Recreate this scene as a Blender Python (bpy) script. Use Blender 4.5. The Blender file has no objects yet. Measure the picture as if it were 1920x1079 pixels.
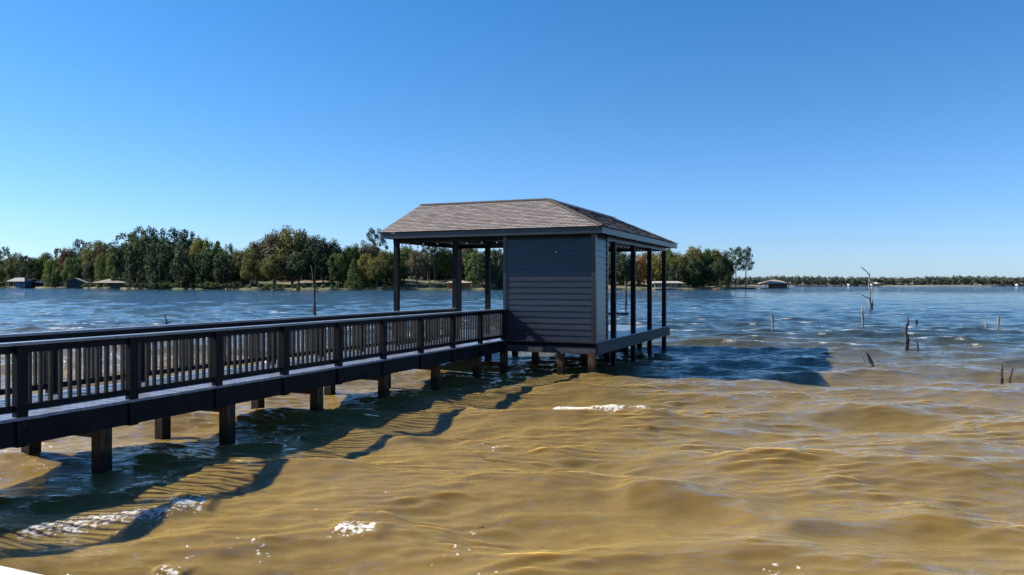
import bpy, math, random
import numpy as np
from mathutils import Vector
R = math.radians
C = bpy.context.scene.collection
random.seed(7)
rng = np.random.default_rng(7)

# ------------------------------------------------------------ camera, sky, sun, exposure
EYE = 2.525            # eye height above the water (z = 0)
F = 1470.0             # focal length in photo pixels
HOR = 534.0            # pixel row of the horizon
cam_d = bpy.data.cameras.new('camera')
cam = bpy.data.objects.new('camera', cam_d); C.objects.link(cam)
cam_d.sensor_width = 36; cam_d.lens = F / 1920 * 36
cam_d.clip_start = 0.1; cam_d.clip_end = 6000
cam.location = (0, 0, EYE)
cam.rotation_euler = (R(90) - math.atan(5.5 / F), 0, 0)
bpy.context.scene.camera = cam

SUN = Vector((-1.344, 0.2916, 1.0)).normalized()
EL = math.asin(SUN.z); AZ = math.atan2(SUN.x, SUN.y)
world = bpy.data.worlds.new('World'); bpy.context.scene.world = world
world.use_nodes = True
nt = world.node_tree; nt.nodes.clear()
sky = nt.nodes.new('ShaderNodeTexSky'); sky.sky_type = 'NISHITA'; sky.sun_disc = False
sky.sun_elevation = EL; sky.sun_rotation = AZ
sky.air_density = 1.0; sky.dust_density = 0.3; sky.ozone_density = 3.0
hs = nt.nodes.new('ShaderNodeHueSaturation'); hs.inputs['Saturation'].default_value = 1.12
bg = nt.nodes.new('ShaderNodeBackground'); bg.inputs['Strength'].default_value = 0.060
wo = nt.nodes.new('ShaderNodeOutputWorld')
# colour of this clear autumn sky: deeper blue overhead, pale blue (not yellow) at the horizon
tcw = nt.nodes.new('ShaderNodeTexCoord'); sxw = nt.nodes.new('ShaderNodeSeparateXYZ'); nt.links.new(tcw.outputs['Generated'], sxw.inputs[0])
rw = nt.nodes.new('ShaderNodeValToRGB'); ew = rw.color_ramp.elements
while len(ew) < 5: ew.new(0.5)
for el_, (p_, c_) in zip(ew, ((0.0, (.39, .54, .90)), (.05, (.36, .49, .76)), (.2, (.295, .49, .66)), (.35, (.235, .50, .67)), (1.0, (.10, .29, .56)))):
    el_.position = p_; el_.color = (*c_, 1)
nt.links.new(sxw.outputs[2], rw.inputs[0])
mw = nt.nodes.new('ShaderNodeMix'); mw.data_type = 'RGBA'; mw.blend_type = 'MULTIPLY'; mw.inputs[0].default_value = 1.0
vw = nt.nodes.new('ShaderNodeVectorMath'); vw.operation = 'SCALE'; vw.inputs['Scale'].default_value = 2.0
nt.links.new(sky.outputs[0], hs.inputs['Color']); nt.links.new(hs.outputs[0], mw.inputs[6]); nt.links.new(rw.outputs[0], mw.inputs[7])
nt.links.new(mw.outputs[2], vw.inputs[0]); nt.links.new(vw.outputs[0], bg.inputs[0]); nt.links.new(bg.outputs[0], wo.inputs[0])
sl = bpy.data.lights.new('sun', 'SUN'); sl.energy = 5.0; sl.angle = R(0.53); sl.color = (1.0, 0.93, 0.82)
so = bpy.data.objects.new('sun', sl); C.objects.link(so); so.location = (-40, 10, 60)
so.rotation_euler = SUN.to_track_quat('Z', 'Y').to_euler()
sc = bpy.context.scene
sc.view_settings.view_transform = 'Standard'; sc.view_settings.look = 'None'
sc.view_settings.exposure = 1.0; sc.view_settings.gamma = 1.0
sc.render.engine = 'CYCLES'
sc.cycles.use_denoising = True
sc.cycles.max_bounces = 6; sc.cycles.diffuse_bounces = 2; sc.cycles.glossy_bounces = 3
sc.cycles.sample_clamp_indirect = 6
sc.cycles.caustics_reflective = False; sc.cycles.caustics_refractive = False

# ------------------------------------------------------------ helpers
def pw(px, py, D):
    """point seen at photo pixel (px, py) at forward distance D"""
    return Vector(((px - 960) / F * D, D, EYE + (HOR - py) / F * D))

class MB:
    def __init__(self): self.v = []; self.f = []; self.uv = None
    def quad(self, *p):
        n = len(self.v); self.v += [tuple(q) for q in p]; self.f.append(tuple(range(n, n + len(p))))
    def box(self, x0, x1, y0, y1, z0, z1):
        n = len(self.v)
        self.v += [(x0,y0,z0),(x1,y0,z0),(x1,y1,z0),(x0,y1,z0),(x0,y0,z1),(x1,y0,z1),(x1,y1,z1),(x0,y1,z1)]
        for q in ((0,3,2,1),(4,5,6,7),(0,1,5,4),(1,2,6,5),(2,3,7,6),(3,0,4,7)):
            self.f.append(tuple(n + k for k in q))
        return self
    def beam(self, a, b, w, h):
        """box of section w x h between two points"""
        a = Vector(a); b = Vector(b); d = (b - a).normalized()
        s = d.cross(Vector((0,0,1)))
        s = Vector((1,0,0)) if s.length < 1e-4 else s.normalized()
        u = s.cross(d).normalized()
        n = len(self.v)
        for p in (a, b):
            for i, j in ((-1,-1),(1,-1),(1,1),(-1,1)):
                self.v.append(tuple(p + s * (w/2*i) + u * (h/2*j)))
        for q in ((0,1,2,3),(7,6,5,4),(0,4,5,1),(1,5,6,2),(2,6,7,3),(3,7,4,0)):
            self.f.append(tuple(n + k for k in q))
        return self
    def tube(self, pts, rad, seg=7, jit=0.0):
        pts = [Vector(p) for p in pts]; n0 = len(self.v)
        for i, p in enumerate(pts):
            d = (pts[min(i+1, len(pts)-1)] - pts[max(i-1, 0)]).normalized()
            s = d.cross(Vector((0.13, 0.9, 0.05))).normalized(); u = s.cross(d)
            for k in range(seg):
                a = 2 * math.pi * k / seg; r = rad[i] * (1 + random.uniform(-jit, jit))
                self.v.append(tuple(p + s * (math.cos(a) * r) + u * (math.sin(a) * r)))
        for i in range(len(pts) - 1):
            for k in range(seg):
                a = n0 + i*seg + k; b = n0 + i*seg + (k+1) % seg
                self.f.append((a, b, b + seg, a + seg))
        self.f.append(tuple(n0 + k for k in range(seg))[::-1])
        self.f.append(tuple(n0 + (len(pts)-1)*seg + k for k in range(seg)))
        return self
    def mesh(self, name, mat, smooth=False):
        me = bpy.data.meshes.new(name); me.from_pydata(self.v, [], self.f); me.update()
        if mat: me.materials.append(mat)
        if smooth: me.polygons.foreach_set('use_smooth', [True] * len(me.polygons))
        return me
    def build(self, name, mat, parent=None, smooth=False):
        o = bpy.data.objects.new(name, self.mesh(name, mat, smooth)); C.objects.link(o)
        if parent: o.parent = parent
        return o

def tag(o, label=None, cat=None, group=None, kind=None):
    if label: o['label'] = label
    if cat: o['category'] = cat
    if group: o['group'] = group
    if kind: o['kind'] = kind
    return o
def empty(name, loc=(0,0,0), rz=0.0):
    o = bpy.data.objects.new(name, None); C.objects.link(o)
    o.location = loc; o.rotation_euler = (0, 0, rz); o.empty_display_size = 0.2
    return o

# ------------------------------------------------------------ materials
def new_mat(name):
    m = bpy.data.materials.new(name); m.use_nodes = True
    return m, m.node_tree, m.node_tree.nodes['Principled BSDF']
def N(t, typ, **kw):
    n = t.nodes.new(typ)
    for k, v in kw.items():
        if k in n.inputs: n.inputs[k].default_value = v
        else: setattr(n, k, v)
    return n
def ramp(t, src, stops):
    r = t.nodes.new('ShaderNodeValToRGB'); e = r.color_ramp.elements
    while len(e) < len(stops): e.new(0.5)
    for el, (p, c) in zip(e, stops):
        el.position = p; el.color = (c, c, c, 1) if isinstance(c, (int, float)) else (*c, 1)
    t.links.new(src, r.inputs[0]); return r
def coords(t, scale=(1,1,1), which='Object', rot=(0,0,0)):
    tc = t.nodes.new('ShaderNodeTexCoord'); mp = t.nodes.new('ShaderNodeMapping')
    mp.inputs['Scale'].default_value = scale; mp.inputs['Rotation'].default_value = rot
    t.links.new(tc.outputs[which], mp.inputs[0]); return mp.outputs[0]
def mix(t, f, a, b, typ='MIX'):
    m = t.nodes.new('ShaderNodeMix'); m.data_type = 'RGBA'; m.blend_type = typ
    for key, v in ((0, f), (6, a), (7, b)):
        if hasattr(v, 'links'): t.links.new(v, m.inputs[key])
        elif isinstance(v, (int, float)): m.inputs[key].default_value = v
        else: m.inputs[key].default_value = (*v, 1)
    return m.outputs[2]

def wood(name, c1, c2, rough=0.6, scale=(2,2,2), grain=20, bump=0.3, spec=0.5):
    m, t, b = new_mat(name)
    v = coords(t, scale)
    n1 = N(t, 'ShaderNodeTexNoise', Scale=1.3, Detail=5.0); t.links.new(v, n1.inputs['Vector'])
    n2 = N(t, 'ShaderNodeTexNoise', Scale=grain, Detail=6.0); t.links.new(v, n2.inputs['Vector'])
    r1 = ramp(t, n1.outputs[0], ((0.35, c1), (0.65, c2)))
    r2 = ramp(t, n2.outputs[0], ((0.3, 0.75), (0.7, 1.15)))
    t.links.new(mix(t, 1.0, r1.outputs[0], r2.outputs[0], 'MULTIPLY'), b.inputs['Base Color'])
    b.inputs['Roughness'].default_value = rough; b.inputs['Specular IOR Level'].default_value = spec
    bp = N(t, 'ShaderNodeBump', Strength=bump, Distance=0.01)
    t.links.new(n2.outputs[0], bp.inputs['Height']); t.links.new(bp.outputs[0], b.inputs['Normal'])
    return m
M = {}
M['paint'] = wood('charcoal_paint', (0.010, 0.010, 0.012), (0.020, 0.019, 0.021), 0.45, (2,2,2), 12, 0.25, 0.07)
M['siding'] = wood('charcoal_siding', (0.024, 0.026, 0.034), (0.036, 0.037, 0.045), 0.26, (1.5,1.5,12), 6, 0.2, 0.42)
_t = M['siding'].node_tree; _b = _t.nodes['Principled BSDF']; _src = _b.inputs['Base Color'].links[0].from_socket
_g = N(_t, 'ShaderNodeNewGeometry'); _r = ramp(_t, _g.outputs['Random Per Island'], ((0.0, 0.86), (1.0, 1.12)))
_t.links.new(mix(_t, 1.0, _src, _r.outputs[0], 'MULTIPLY'), _b.inputs['Base Color'])
M['fascia'] = wood('grey_fascia', (0.022, 0.026, 0.036), (0.032, 0.036, 0.048), 0.35, (1,1,1), 20, 0.1, 0.45)
M['baluster'] = wood('baluster_paint', (0.04, 0.036, 0.032), (0.07, 0.062, 0.054), 0.5, (3,3,1), 20, 0.2, 0.12)
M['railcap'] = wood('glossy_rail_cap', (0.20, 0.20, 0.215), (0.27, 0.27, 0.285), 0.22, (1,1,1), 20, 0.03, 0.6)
M['deck'] = wood('deck_boards', (0.15, 0.175, 0.24), (0.25, 0.27, 0.34), 0.25, (0.6,7,1), 5, 0.3)
M['rim'] = wood('weathered_rim', (0.040, 0.044, 0.052), (0.085, 0.082, 0.080), 0.6, (3,1,6), 8, 0.4, 0.2)
M['bark'] = wood('bark', (0.10, 0.085, 0.07), (0.20, 0.17, 0.14), 0.9, (1,1,0.3), 6, 0.3)
M['palebark'] = wood('pale_bark', (0.30, 0.28, 0.25), (0.42, 0.40, 0.36), 0.9, (1,1,0.3), 6, 0.3)
M['snag'] = wood('bleached_snag', (0.09, 0.08, 0.07), (0.30, 0.28, 0.25), 0.85, (4,4,1.2), 6, 0.6)
M['darksnag'] = wood('dark_snag', (0.015, 0.012, 0.010), (0.055, 0.045, 0.036), 0.7, (4,4,1.2), 6, 0.6)
M['concrete'] = wood('pale_concrete', (0.62, 0.58, 0.50), (0.72, 0.68, 0.60), 0.85, (1,1,1), 14, 0.4)

def piling_mat():
    m, t, b = new_mat('creosote_piling')
    v = coords(t, (6,6,1.2))
    n1 = N(t, 'ShaderNodeTexNoise', Scale=3.0, Detail=6.0); t.links.new(v, n1.inputs['Vector'])
    dry = ramp(t, n1.outputs[0], ((0.35, (0.045, 0.027, 0.016)), (0.58, (0.11, 0.062, 0.032)), (0.74, (0.22, 0.13, 0.075))))
    wet = ramp(t, n1.outputs[0], ((0.35, (0.010, 0.008, 0.006)), (0.7, (0.03, 0.022, 0.014))))
    g = N(t, 'ShaderNodeNewGeometry'); s = N(t, 'ShaderNodeSeparateXYZ'); t.links.new(g.outputs['Position'], s.inputs[0])
    a = N(t, 'ShaderNodeMath', operation='MULTIPLY_ADD'); t.links.new(n1.outputs[0], a.inputs[0]); a.inputs[1].default_value = -0.35
    t.links.new(s.outputs[2], a.inputs[2])
    f = ramp(t, a.outputs[0], ((0.0, 0.0), (0.12, 1.0)))
    t.links.new(mix(t, f.outputs[0], wet.outputs[0], dry.outputs[0]), b.inputs['Base Color'])
    b.inputs['Roughness'].default_value = 0.6; b.inputs['Specular IOR Level'].default_value = 0.12
    bp = N(t, 'ShaderNodeBump', Strength=0.5, Distance=0.01); t.links.new(n1.outputs[0], bp.inputs['Height']); t.links.new(bp.outputs[0], b.inputs['Normal'])
    return m
M['piling'] = piling_mat()

def shingle_mat(name='asphalt_shingles', tint=(1,1,1)):
    m, t, b = new_mat(name)
    uv = coords(t, (1,1,1), 'UV')
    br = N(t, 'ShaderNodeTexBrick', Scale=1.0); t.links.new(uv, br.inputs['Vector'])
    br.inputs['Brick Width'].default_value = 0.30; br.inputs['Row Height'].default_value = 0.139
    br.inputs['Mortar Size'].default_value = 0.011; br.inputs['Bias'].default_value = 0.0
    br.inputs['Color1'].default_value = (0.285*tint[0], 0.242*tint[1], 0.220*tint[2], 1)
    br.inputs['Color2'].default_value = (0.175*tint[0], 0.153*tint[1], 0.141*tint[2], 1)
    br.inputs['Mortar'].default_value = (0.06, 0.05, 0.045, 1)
    n1 = N(t, 'ShaderNodeTexNoise', Scale=60.0, Detail=3.0); t.links.new(uv, n1.inputs['Vector'])
    n2 = N(t, 'ShaderNodeTexNoise', Scale=2.2, Detail=4.0); t.links.new(uv, n2.inputs['Vector'])
    r1 = ramp(t, n1.outputs[0], ((0.3, 0.7), (0.7, 1.2))); r2 = ramp(t, n2.outputs[0], ((0.3, 0.94), (0.7, 1.05)))
    c = mix(t, 1.0, br.outputs[0], r1.outputs[0], 'MULTIPLY'); c = mix(t, 1.0, c, r2.outputs[0], 'MULTIPLY')
    t.links.new(c, b.inputs['Base Color']); b.inputs['Roughness'].default_value = 0.9
    return m
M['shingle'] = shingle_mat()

def flat(name, col, rough=0.7, noise=0.15, scale=3.0, **kw):
    m, t, b = new_mat(name)
    n1 = N(t, 'ShaderNodeTexNoise', Scale=scale, Detail=5.0); t.links.new(coords(t), n1.inputs['Vector'])
    r = ramp(t, n1.outputs[0], ((0.3, tuple(x*(1-noise) for x in col)), (0.7, tuple(min(1, x*(1+noise)) for x in col))))
    t.links.new(r.outputs[0], b.inputs['Base Color']); b.inputs['Roughness'].default_value = rough
    for k, v in kw.items(): b.inputs[k].default_value = v
    return m
M['bulb'] = flat('bulb_glass', (0.8, 0.78, 0.7), 0.1, 0.02)
M['black'] = flat('black_plastic', (0.02, 0.02, 0.02), 0.4)
M['metal'] = flat('galvanised_metal', (0.5, 0.5, 0.5), 0.4, 0.1)
M['white'] = flat('white_paint', (0.75, 0.75, 0.73), 0.6, 0.05)
M['blue'] = flat('blue_paint', (0.06, 0.12, 0.27), 0.6, 0.1)
M['navy'] = flat('dark_boards', (0.035, 0.033, 0.045), 0.7, 0.2)
M['brown'] = flat('brown_boards', (0.12, 0.075, 0.055), 0.7, 0.25)
M['terracotta'] = flat('terracotta_wall', (0.42, 0.12, 0.055), 0.8, 0.2, 0.8)
M['tan_roof'] = flat('tan_roof', (0.34, 0.29, 0.225), 0.85, 0.1)
M['grey_roof'] = flat('grey_roof', (0.30, 0.28, 0.27), 0.85, 0.15)
M['brown_roof'] = flat('brown_roof', (0.22, 0.185, 0.165), 0.85, 0.15)
M['pale_roof'] = flat('pale_roof', (0.34, 0.33, 0.28), 0.6, 0.08)
M['dock'] = flat('dock_wood', (0.26, 0.22, 0.17), 0.8, 0.25)
M['glass'] = flat('window_glass', (0.02, 0.03, 0.04), 0.1, 0.1)
M['orange'] = flat('orange_wall', (0.55, 0.20, 0.08), 0.8, 0.1)

def leaf_mat():
    m, t, b = new_mat('leaves')
    g = N(t, 'ShaderNodeNewGeometry'); oi = N(t, 'ShaderNodeObjectInfo')
    r = ramp(t, g.outputs['Random Per Island'], ((0.0, (0.75, 0.8, 0.8)), (0.6, (1.0, 1.0, 1.0)), (1.0, (1.35, 1.3, 1.15))))
    n1 = N(t, 'ShaderNodeTexNoise', Scale=5.0, Detail=2.0); t.links.new(coords(t), n1.inputs['Vector'])
    r2 = ramp(t, n1.outputs[0], ((0.35, (0.75, 0.85, 0.95)), (0.65, (1.3, 1.15, 0.9))))
    c = mix(t, 1.0, oi.outputs['Color'], r.outputs[0], 'MULTIPLY'); c = mix(t, 1.0, c, r2.outputs[0], 'MULTIPLY')
    t.links.new(c, b.inputs['Base Color']); b.inputs['Roughness'].default_value = 0.7
    b.inputs['Specular IOR Level'].default_value = 0.3
    tr = N(t, 'ShaderNodeBsdfTranslucent'); t.links.new(c, tr.inputs[0])
    ms = N(t, 'ShaderNodeMixShader', Fac=0.22)
    t.links.new(b.outputs[0], ms.inputs[1]); t.links.new(tr.outputs[0], ms.inputs[2])
    t.links.new(ms.outputs[0], t.nodes['Material Output'].inputs[0])
    return m
M['leaf'] = leaf_mat()

def ground_mat():
    m, t, b = new_mat('lake_shore_grass')
    v = coords(t, (0.04, 0.1, 0.1))
    n1 = N(t, 'ShaderNodeTexNoise', Scale=1.0, Detail=6.0); t.links.new(v, n1.inputs['Vector'])
    n2 = N(t, 'ShaderNodeTexNoise', Scale=0.8, Detail=6.0); t.links.new(coords(t), n2.inputs['Vector'])
    r = ramp(t, n1.outputs[0], ((0.3, (0.035, 0.045, 0.013)), (0.50, (0.065, 0.08, 0.02)), (0.58, (0.20, 0.16, 0.09)), (0.66, (0.13, 0.075, 0.04)), (0.8, (0.045, 0.045, 0.02))))
    r2 = ramp(t, n2.outputs[0], ((0.3, 0.7), (0.7, 1.2)))
    t.links.new(mix(t, 1.0, r.outputs[0], r2.outputs[0], 'MULTIPLY'), b.inputs['Base Color'])
    b.inputs['Roughness'].default_value = 0.95
    return m
M['ground'] = ground_mat()
M['sand'] = flat('sandy_bank', (0.17, 0.15, 0.12), 0.95, 0.2, 0.02)
M['lawn'] = flat('lawn_grass', (0.08, 0.11, 0.03), 0.95, 0.3, 2.0)

def water_mat():
    m, t, b = new_mat('lake_water')
    geo = N(t, 'ShaderNodeNewGeometry')
    # silt: thick and tan along the near bank, thinner and greener further out
    sep = N(t, 'ShaderNodeSeparateXYZ'); t.links.new(geo.outputs['Position'], sep.inputs[0])
    mp = N(t, 'ShaderNodeMapping'); mp.inputs['Scale'].default_value = (0.05, 0.09, 0.0)
    t.links.new(geo.outputs['Position'], mp.inputs[0])
    ns = N(t, 'ShaderNodeTexNoise', Scale=1.0, Detail=3.0); t.links.new(mp.outputs[0], ns.inputs['Vector'])
    a = N(t, 'ShaderNodeMath', operation='MULTIPLY_ADD'); t.links.new(ns.outputs[0], a.inputs[0]); a.inputs[1].default_value = 16.0
    t.links.new(sep.outputs[1], a.inputs[2])
    d = N(t, 'ShaderNodeMath', operation='MULTIPLY_ADD'); t.links.new(sep.outputs[0], d.inputs[0]); d.inputs[1].default_value = 0.3
    t.links.new(a.outputs[0], d.inputs[2])
    dv = N(t, 'ShaderNodeMath', operation='DIVIDE'); t.links.new(d.outputs[0], dv.inputs[0]); dv.inputs[1].default_value = 100.0
    silt = ramp(t, dv.outputs[0], ((0.15, (0.160, 0.104, 0.026)), (0.27, (0.122, 0.083, 0.025)), (0.38, (0.058, 0.050, 0.022)), (0.52, (0.020, 0.032, 0.030)), (0.95, (0.011, 0.025, 0.034))))
    # small ripples
    mp2 = N(t, 'ShaderNodeMapping'); mp2.inputs['Scale'].default_value = (1.0, 2.2, 0.0); mp2.inputs['Rotation'].default_value = (0, 0, R(-14))
    t.links.new(geo.outputs['Position'], mp2.inputs[0])
    r1 = N(t, 'ShaderNodeTexNoise', Scale=1.15, Detail=2.0); t.links.new(mp2.outputs[0], r1.inputs['Vector'])
    r2 = N(t, 'ShaderNodeTexNoise', Scale=3.4, Detail=5.0, Roughness=0.55, Distortion=0.5); t.links.new(mp2.outputs[0], r2.inputs['Vector'])
    # ripples come in gusty patches
    gust = N(t, 'ShaderNodeTexNoise', Scale=0.35, Detail=2.0); t.links.new(geo.outputs['Position'], gust.inputs['Vector'])
    gr = ramp(t, gust.outputs[0], ((0.35, 0.25), (0.65, 1.0)))
    mu = N(t, 'ShaderNodeMath', operation='MULTIPLY'); t.links.new(r2.outputs[0], mu.inputs[0]); t.links.new(gr.outputs[0], mu.inputs[1])
    b1 = N(t, 'ShaderNodeBump', Strength=1.0, Distance=0.12); t.links.new(r1.outputs[0], b1.inputs['Height'])
    b2 = N(t, 'ShaderNodeBump', Strength=1.0, Distance=0.125); t.links.new(mu.outputs[0], b2.inputs['Height'])
    t.links.new(b1.outputs[0], b2.inputs['Normal'])
    mp3 = N(t, 'ShaderNodeMapping'); mp3.inputs['Scale'].default_value = (0.15, 0.52, 0.0); mp3.inputs['Rotation'].default_value = (0, 0, R(-14))
    t.links.new(geo.outputs['Position'], mp3.inputs[0])
    r3 = N(t, 'ShaderNodeTexNoise', Scale=11.0, Detail=4.0, Roughness=0.6, Distortion=1.0); t.links.new(mp3.outputs[0], r3.inputs['Vector'])
    mu3 = N(t, 'ShaderNodeMath', operation='MULTIPLY'); t.links.new(r3.outputs[0], mu3.inputs[0]); t.links.new(gr.outputs[0], mu3.inputs[1])
    b3 = N(t, 'ShaderNodeBump', Strength=1.0, Distance=0.075); t.links.new(mu3.outputs[0], b3.inputs['Height'])
    t.links.new(b2.outputs[0], b3.inputs['Normal']); b2 = b3
    # foam, with painted sun glints in the same mask
    at = N(t, 'ShaderNodeAttribute'); at.attribute_name = 'foam_glints'
    fn = N(t, 'ShaderNodeTexNoise', Scale=21.0, Detail=3.0, Roughness=0.65); t.links.new(geo.outputs['Position'], fn.inputs['Vector'])
    fx = N(t, 'ShaderNodeMath', operation='MULTIPLY_ADD'); t.links.new(fn.outputs[0], fx.inputs[0]); fx.inputs[1].default_value = 2.4; fx.inputs[2].default_value = -0.70
    fa = N(t, 'ShaderNodeMath', operation='ADD'); t.links.new(at.outputs['Fac'], fa.inputs[0]); t.links.new(fx.outputs[0], fa.inputs[1])
    fr = ramp(t, fa.outputs[0], ((0.86, 0.0), (1.0, 1.0)))
    gate = ramp(t, at.outputs['Fac'], ((0.02, 0.0), (0.10, 1.0)))
    fm = N(t, 'ShaderNodeMath', operation='MULTIPLY'); t.links.new(fr.outputs[0], fm.inputs[0]); t.links.new(gate.outputs[0], fm.inputs[1])
    t.links.new(mix(t, fm.outputs[0], silt.outputs[0], (0.50, 0.49, 0.45)), b.inputs['Base Color'])
    rr = N(t, 'ShaderNodeMath', operation='MULTIPLY_ADD'); t.links.new(fm.outputs[0], rr.inputs[0]); rr.inputs[1].default_value = 0.6; rr.inputs[2].default_value = 0.05
    t.links.new(rr.outputs[0], b.inputs['Roughness'])
    b.inputs['IOR'].default_value = 1.333
    b.inputs['Roughness'].default_value = 0.8; b.inputs['Specular IOR Level'].default_value = 0.0
    for l in list(b.inputs['Roughness'].links): t.links.remove(l)
    cw = N(t, 'ShaderNodeMath', operation='MULTIPLY_ADD'); t.links.new(fm.outputs[0], cw.inputs[0]); cw.inputs[1].default_value = -0.8; cw.inputs[2].default_value = 1.0
    t.links.new(cw.outputs[0], b.inputs['Coat Weight'])
    b.inputs['Coat Roughness'].default_value = 0.04; b.inputs['Coat IOR'].default_value = 1.39
    t.links.new(b2.outputs[0], b.inputs['Coat Normal'])
    b.subsurface_method = 'RANDOM_WALK'
    b.inputs['Subsurface Weight'].default_value = 1.0; b.inputs['Subsurface Radius'].default_value = (1.0, 0.75, 0.35); b.inputs['Subsurface Scale'].default_value = 0.3
    return m
M['water'] = water_mat()

# ------------------------------------------------------------ water surface (real waves)
def build_water():
    ang = np.concatenate([np.linspace(-75, -40, 60, endpoint=False), np.linspace(-40, 40, 1150), np.linspace(40, 75, 61)[1:]])
    ang = np.radians(ang)
    r = np.concatenate([np.arange(4.0, 6.0, .05), np.arange(6.0, 20.0, .026), 20.0 * np.exp(np.arange(0, math.log(60/20.), .0032)), 60.0 * np.exp(np.linspace(0, math.log(1500/60.), 560))[1:]])
    nr = len(r); dr = np.gradient(r)
    nc = len(ang)
    Rr = np.repeat(r, nc); A = np.tile(ang, nr)
    X0 = Rr * np.sin(A); Y0 = Rr * np.cos(A)
    spacing = np.maximum(np.repeat(dr, nc), Rr * 0.00121)
    X = X0.copy(); Y = Y0.copy(); Z = np.zeros_like(X)
    K = 84; wr = np.random.default_rng(32)
    lam = np.exp(wr.uniform(math.log(0.30), math.log(6.0), K)); lam[:4] = (3.9, 3.1, 2.4, 4.8)
    for i in range(K):
        L = lam[i]; k = 2 * math.pi / L
        spread = 24 + 26 * max(0, min(1, (2.2 - L) / 2.0))
        th = R(-97 + wr.normal(0, spread))
        dx, dy = math.cos(th), math.sin(th)
        amp = 0.0044 * L ** 1.35 * math.exp(-(L / 5.2) ** 4)
        if i < 4: amp = (0.028, 0.024, 0.022, 0.018)[i]
        ph = k * (dx * X0 + dy * Y0) + wr.uniform(0, 2 * math.pi)
        w = np.clip((L / (spacing * 2.5) - 1.0), 0, 1) * amp
        if L > 2.2: w = w * np.clip(40 / Rr, .4, 1)
        Z += w * np.cos(ph); sn = w * np.sin(ph) * 1.25
        X -= dx * sn; Y -= dy * sn
    # fine wind ripples, in gusty patches, over the first fifty metres
    nf_ = np.nonzero((Rr < 46) & (np.abs(A) < R(45)))[0]; xn, yn, sn_ = X0[nf_], Y0[nf_], spacing[nf_]
    gust = 0.55 + 0.5 * np.sin(xn * .9 + 1.3 * np.sin(yn * .7)) * np.sin(yn * .55 + 1.1 * np.sin(xn * .5 + 2)) + .25 * np.sin(xn * 2.3 + yn * 1.1)
    gust = np.clip(gust, .12, 1.25); zr = np.zeros(len(nf_))
    for i in range(64):
        L = math.exp(wr.uniform(math.log(.13), math.log(.62))); k = 2 * math.pi / L; th = R(-100 + wr.normal(0, 17)); kx, ky = k * math.cos(th), k * math.sin(th)
        zr += np.clip(L / (sn_ * 2.6) - 1, 0, 1) * min(L, .26) * 0.0072 * np.cos(kx * xn + ky * yn + .9 * np.sin(xn * .8 + i) + wr.uniform(0, 6.28))
    zr = zr + 0.3 * np.abs(zr)
    Z[nf_] += gust * zr
    # breaking wavelets near the bank, with their foam
    foam_glints = np.zeros_like(X)
    near = np.nonzero(Rr < 40)[0]
    def ridge(p, q, h, width, fstart, fend, fo=0.75):
        a = pw(*p, 1); b = pw(*q, 1)
        def g(px, py): D = F * EYE / (py - HOR); return np.array([(px - 960) / F * D, D])
        a = g(*p); b = g(*q); d = b - a; L = np.linalg.norm(d); d /= L; n = np.array([-d[1], d[0]])
        x = X0[near] - a[0]; y = Y0[near] - a[1]
        u = (x * d[0] + y * d[1]) / L; v = x * n[0] + y * n[1] + 0.10 * np.sin(u * 7.0) * width
        env = np.exp(-np.maximum(0, np.abs(u - 0.5) - 0.4) ** 2 / 0.03)
        prof = np.where(v < 0, np.exp(-(v / (width * 0.55)) ** 2), np.exp(-(v / (width * 1.3)) ** 2))
        Z[near] += h * env * prof
        if fo:
            fe = np.clip((u - fstart) / 0.06, 0, 1) * np.clip((fend - u) / 0.06, 0, 1)
            fv = np.exp(-((v + width * 0.2) / (width * 0.42)) ** 2)
            foam_glints[near] = np.maximum(foam_glints[near], fo * fe * fv)
    ridge((1040, 767), (1240, 790), 0.14, 0.46, 0.0, 0.72, 0.62)
    ridge((1170, 779), (1250, 788), 0.03, 0.20, 0.2, 0.75, 0.42)
    ridge((-30, 985), (330, 962), 0.08, 0.42, 0.25, 0.98, 0.50)
    ridge((318, 950), (395, 945), 0.05, 0.55, 0.0, 0.85, 0.62)
    ridge((630, 992), (720, 1002), 0.03, 0.42, 0.05, 0.85, 0.56)
    ridge((300, 1066), (350, 1070), 0.04, 0.12, 0.1, 0.9, 0.45)
    ridge((1180, 935), (1420, 962), 0.12, 0.50, 0, 1, 0)
    ridge((1440, 970), (1800, 975), 0.11, 0.50, 0, 1, 0)
    ridge((880, 825), (1060, 850), 0.09, 0.40, 0.3, 0.42, 0.42)
    ridge((700, 830), (860, 820), 0.07, 0.35, 0, 1, 0)
    ridge((1040, 720), (1260, 740), 0.08, 0.40, 0.2, 0.5, 0.38)
    # foam spots, and sun glints painted into the foam mask as white flecks
    def flecks(px, py, n, sx, sy, val=0.50):
        for _ in range(max(2, int(n * .6))):
            qx, qy = px + rng.normal(0, sx), py + rng.normal(0, sy)
            D = F * EYE / (qy - HOR); x, y = (qx - 960) / F * D, D
            rr = math.hypot(x, y); i = int(np.searchsorted(r, rr)); j = int(np.searchsorted(ang, math.atan2(x, y)))
            sl = (slice(max(0, i-3), i+4), slice(max(0, j-8), j+9))
            gx = (X0.reshape(nr, nc)[sl] - x) / rng.uniform(.008, .028); gy = (Y0.reshape(nr, nc)[sl] - y) / rng.uniform(.015, .03)
            f2 = foam_glints.reshape(nr, nc); f2[sl] = np.maximum(f2[sl], val * np.exp(-gx**2 - gy**2))
    for px, py in ((200, 905), (435, 818), (603, 785), (731, 746), (828, 722), (903, 708), (83, 875), (330, 818), (503, 776), (640, 738), (747, 720), (1050, 702), (1108, 712), (1153, 690), (1190, 677)):
        flecks(px, py + 2, 10, 16, 1.5, 0.42)
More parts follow.
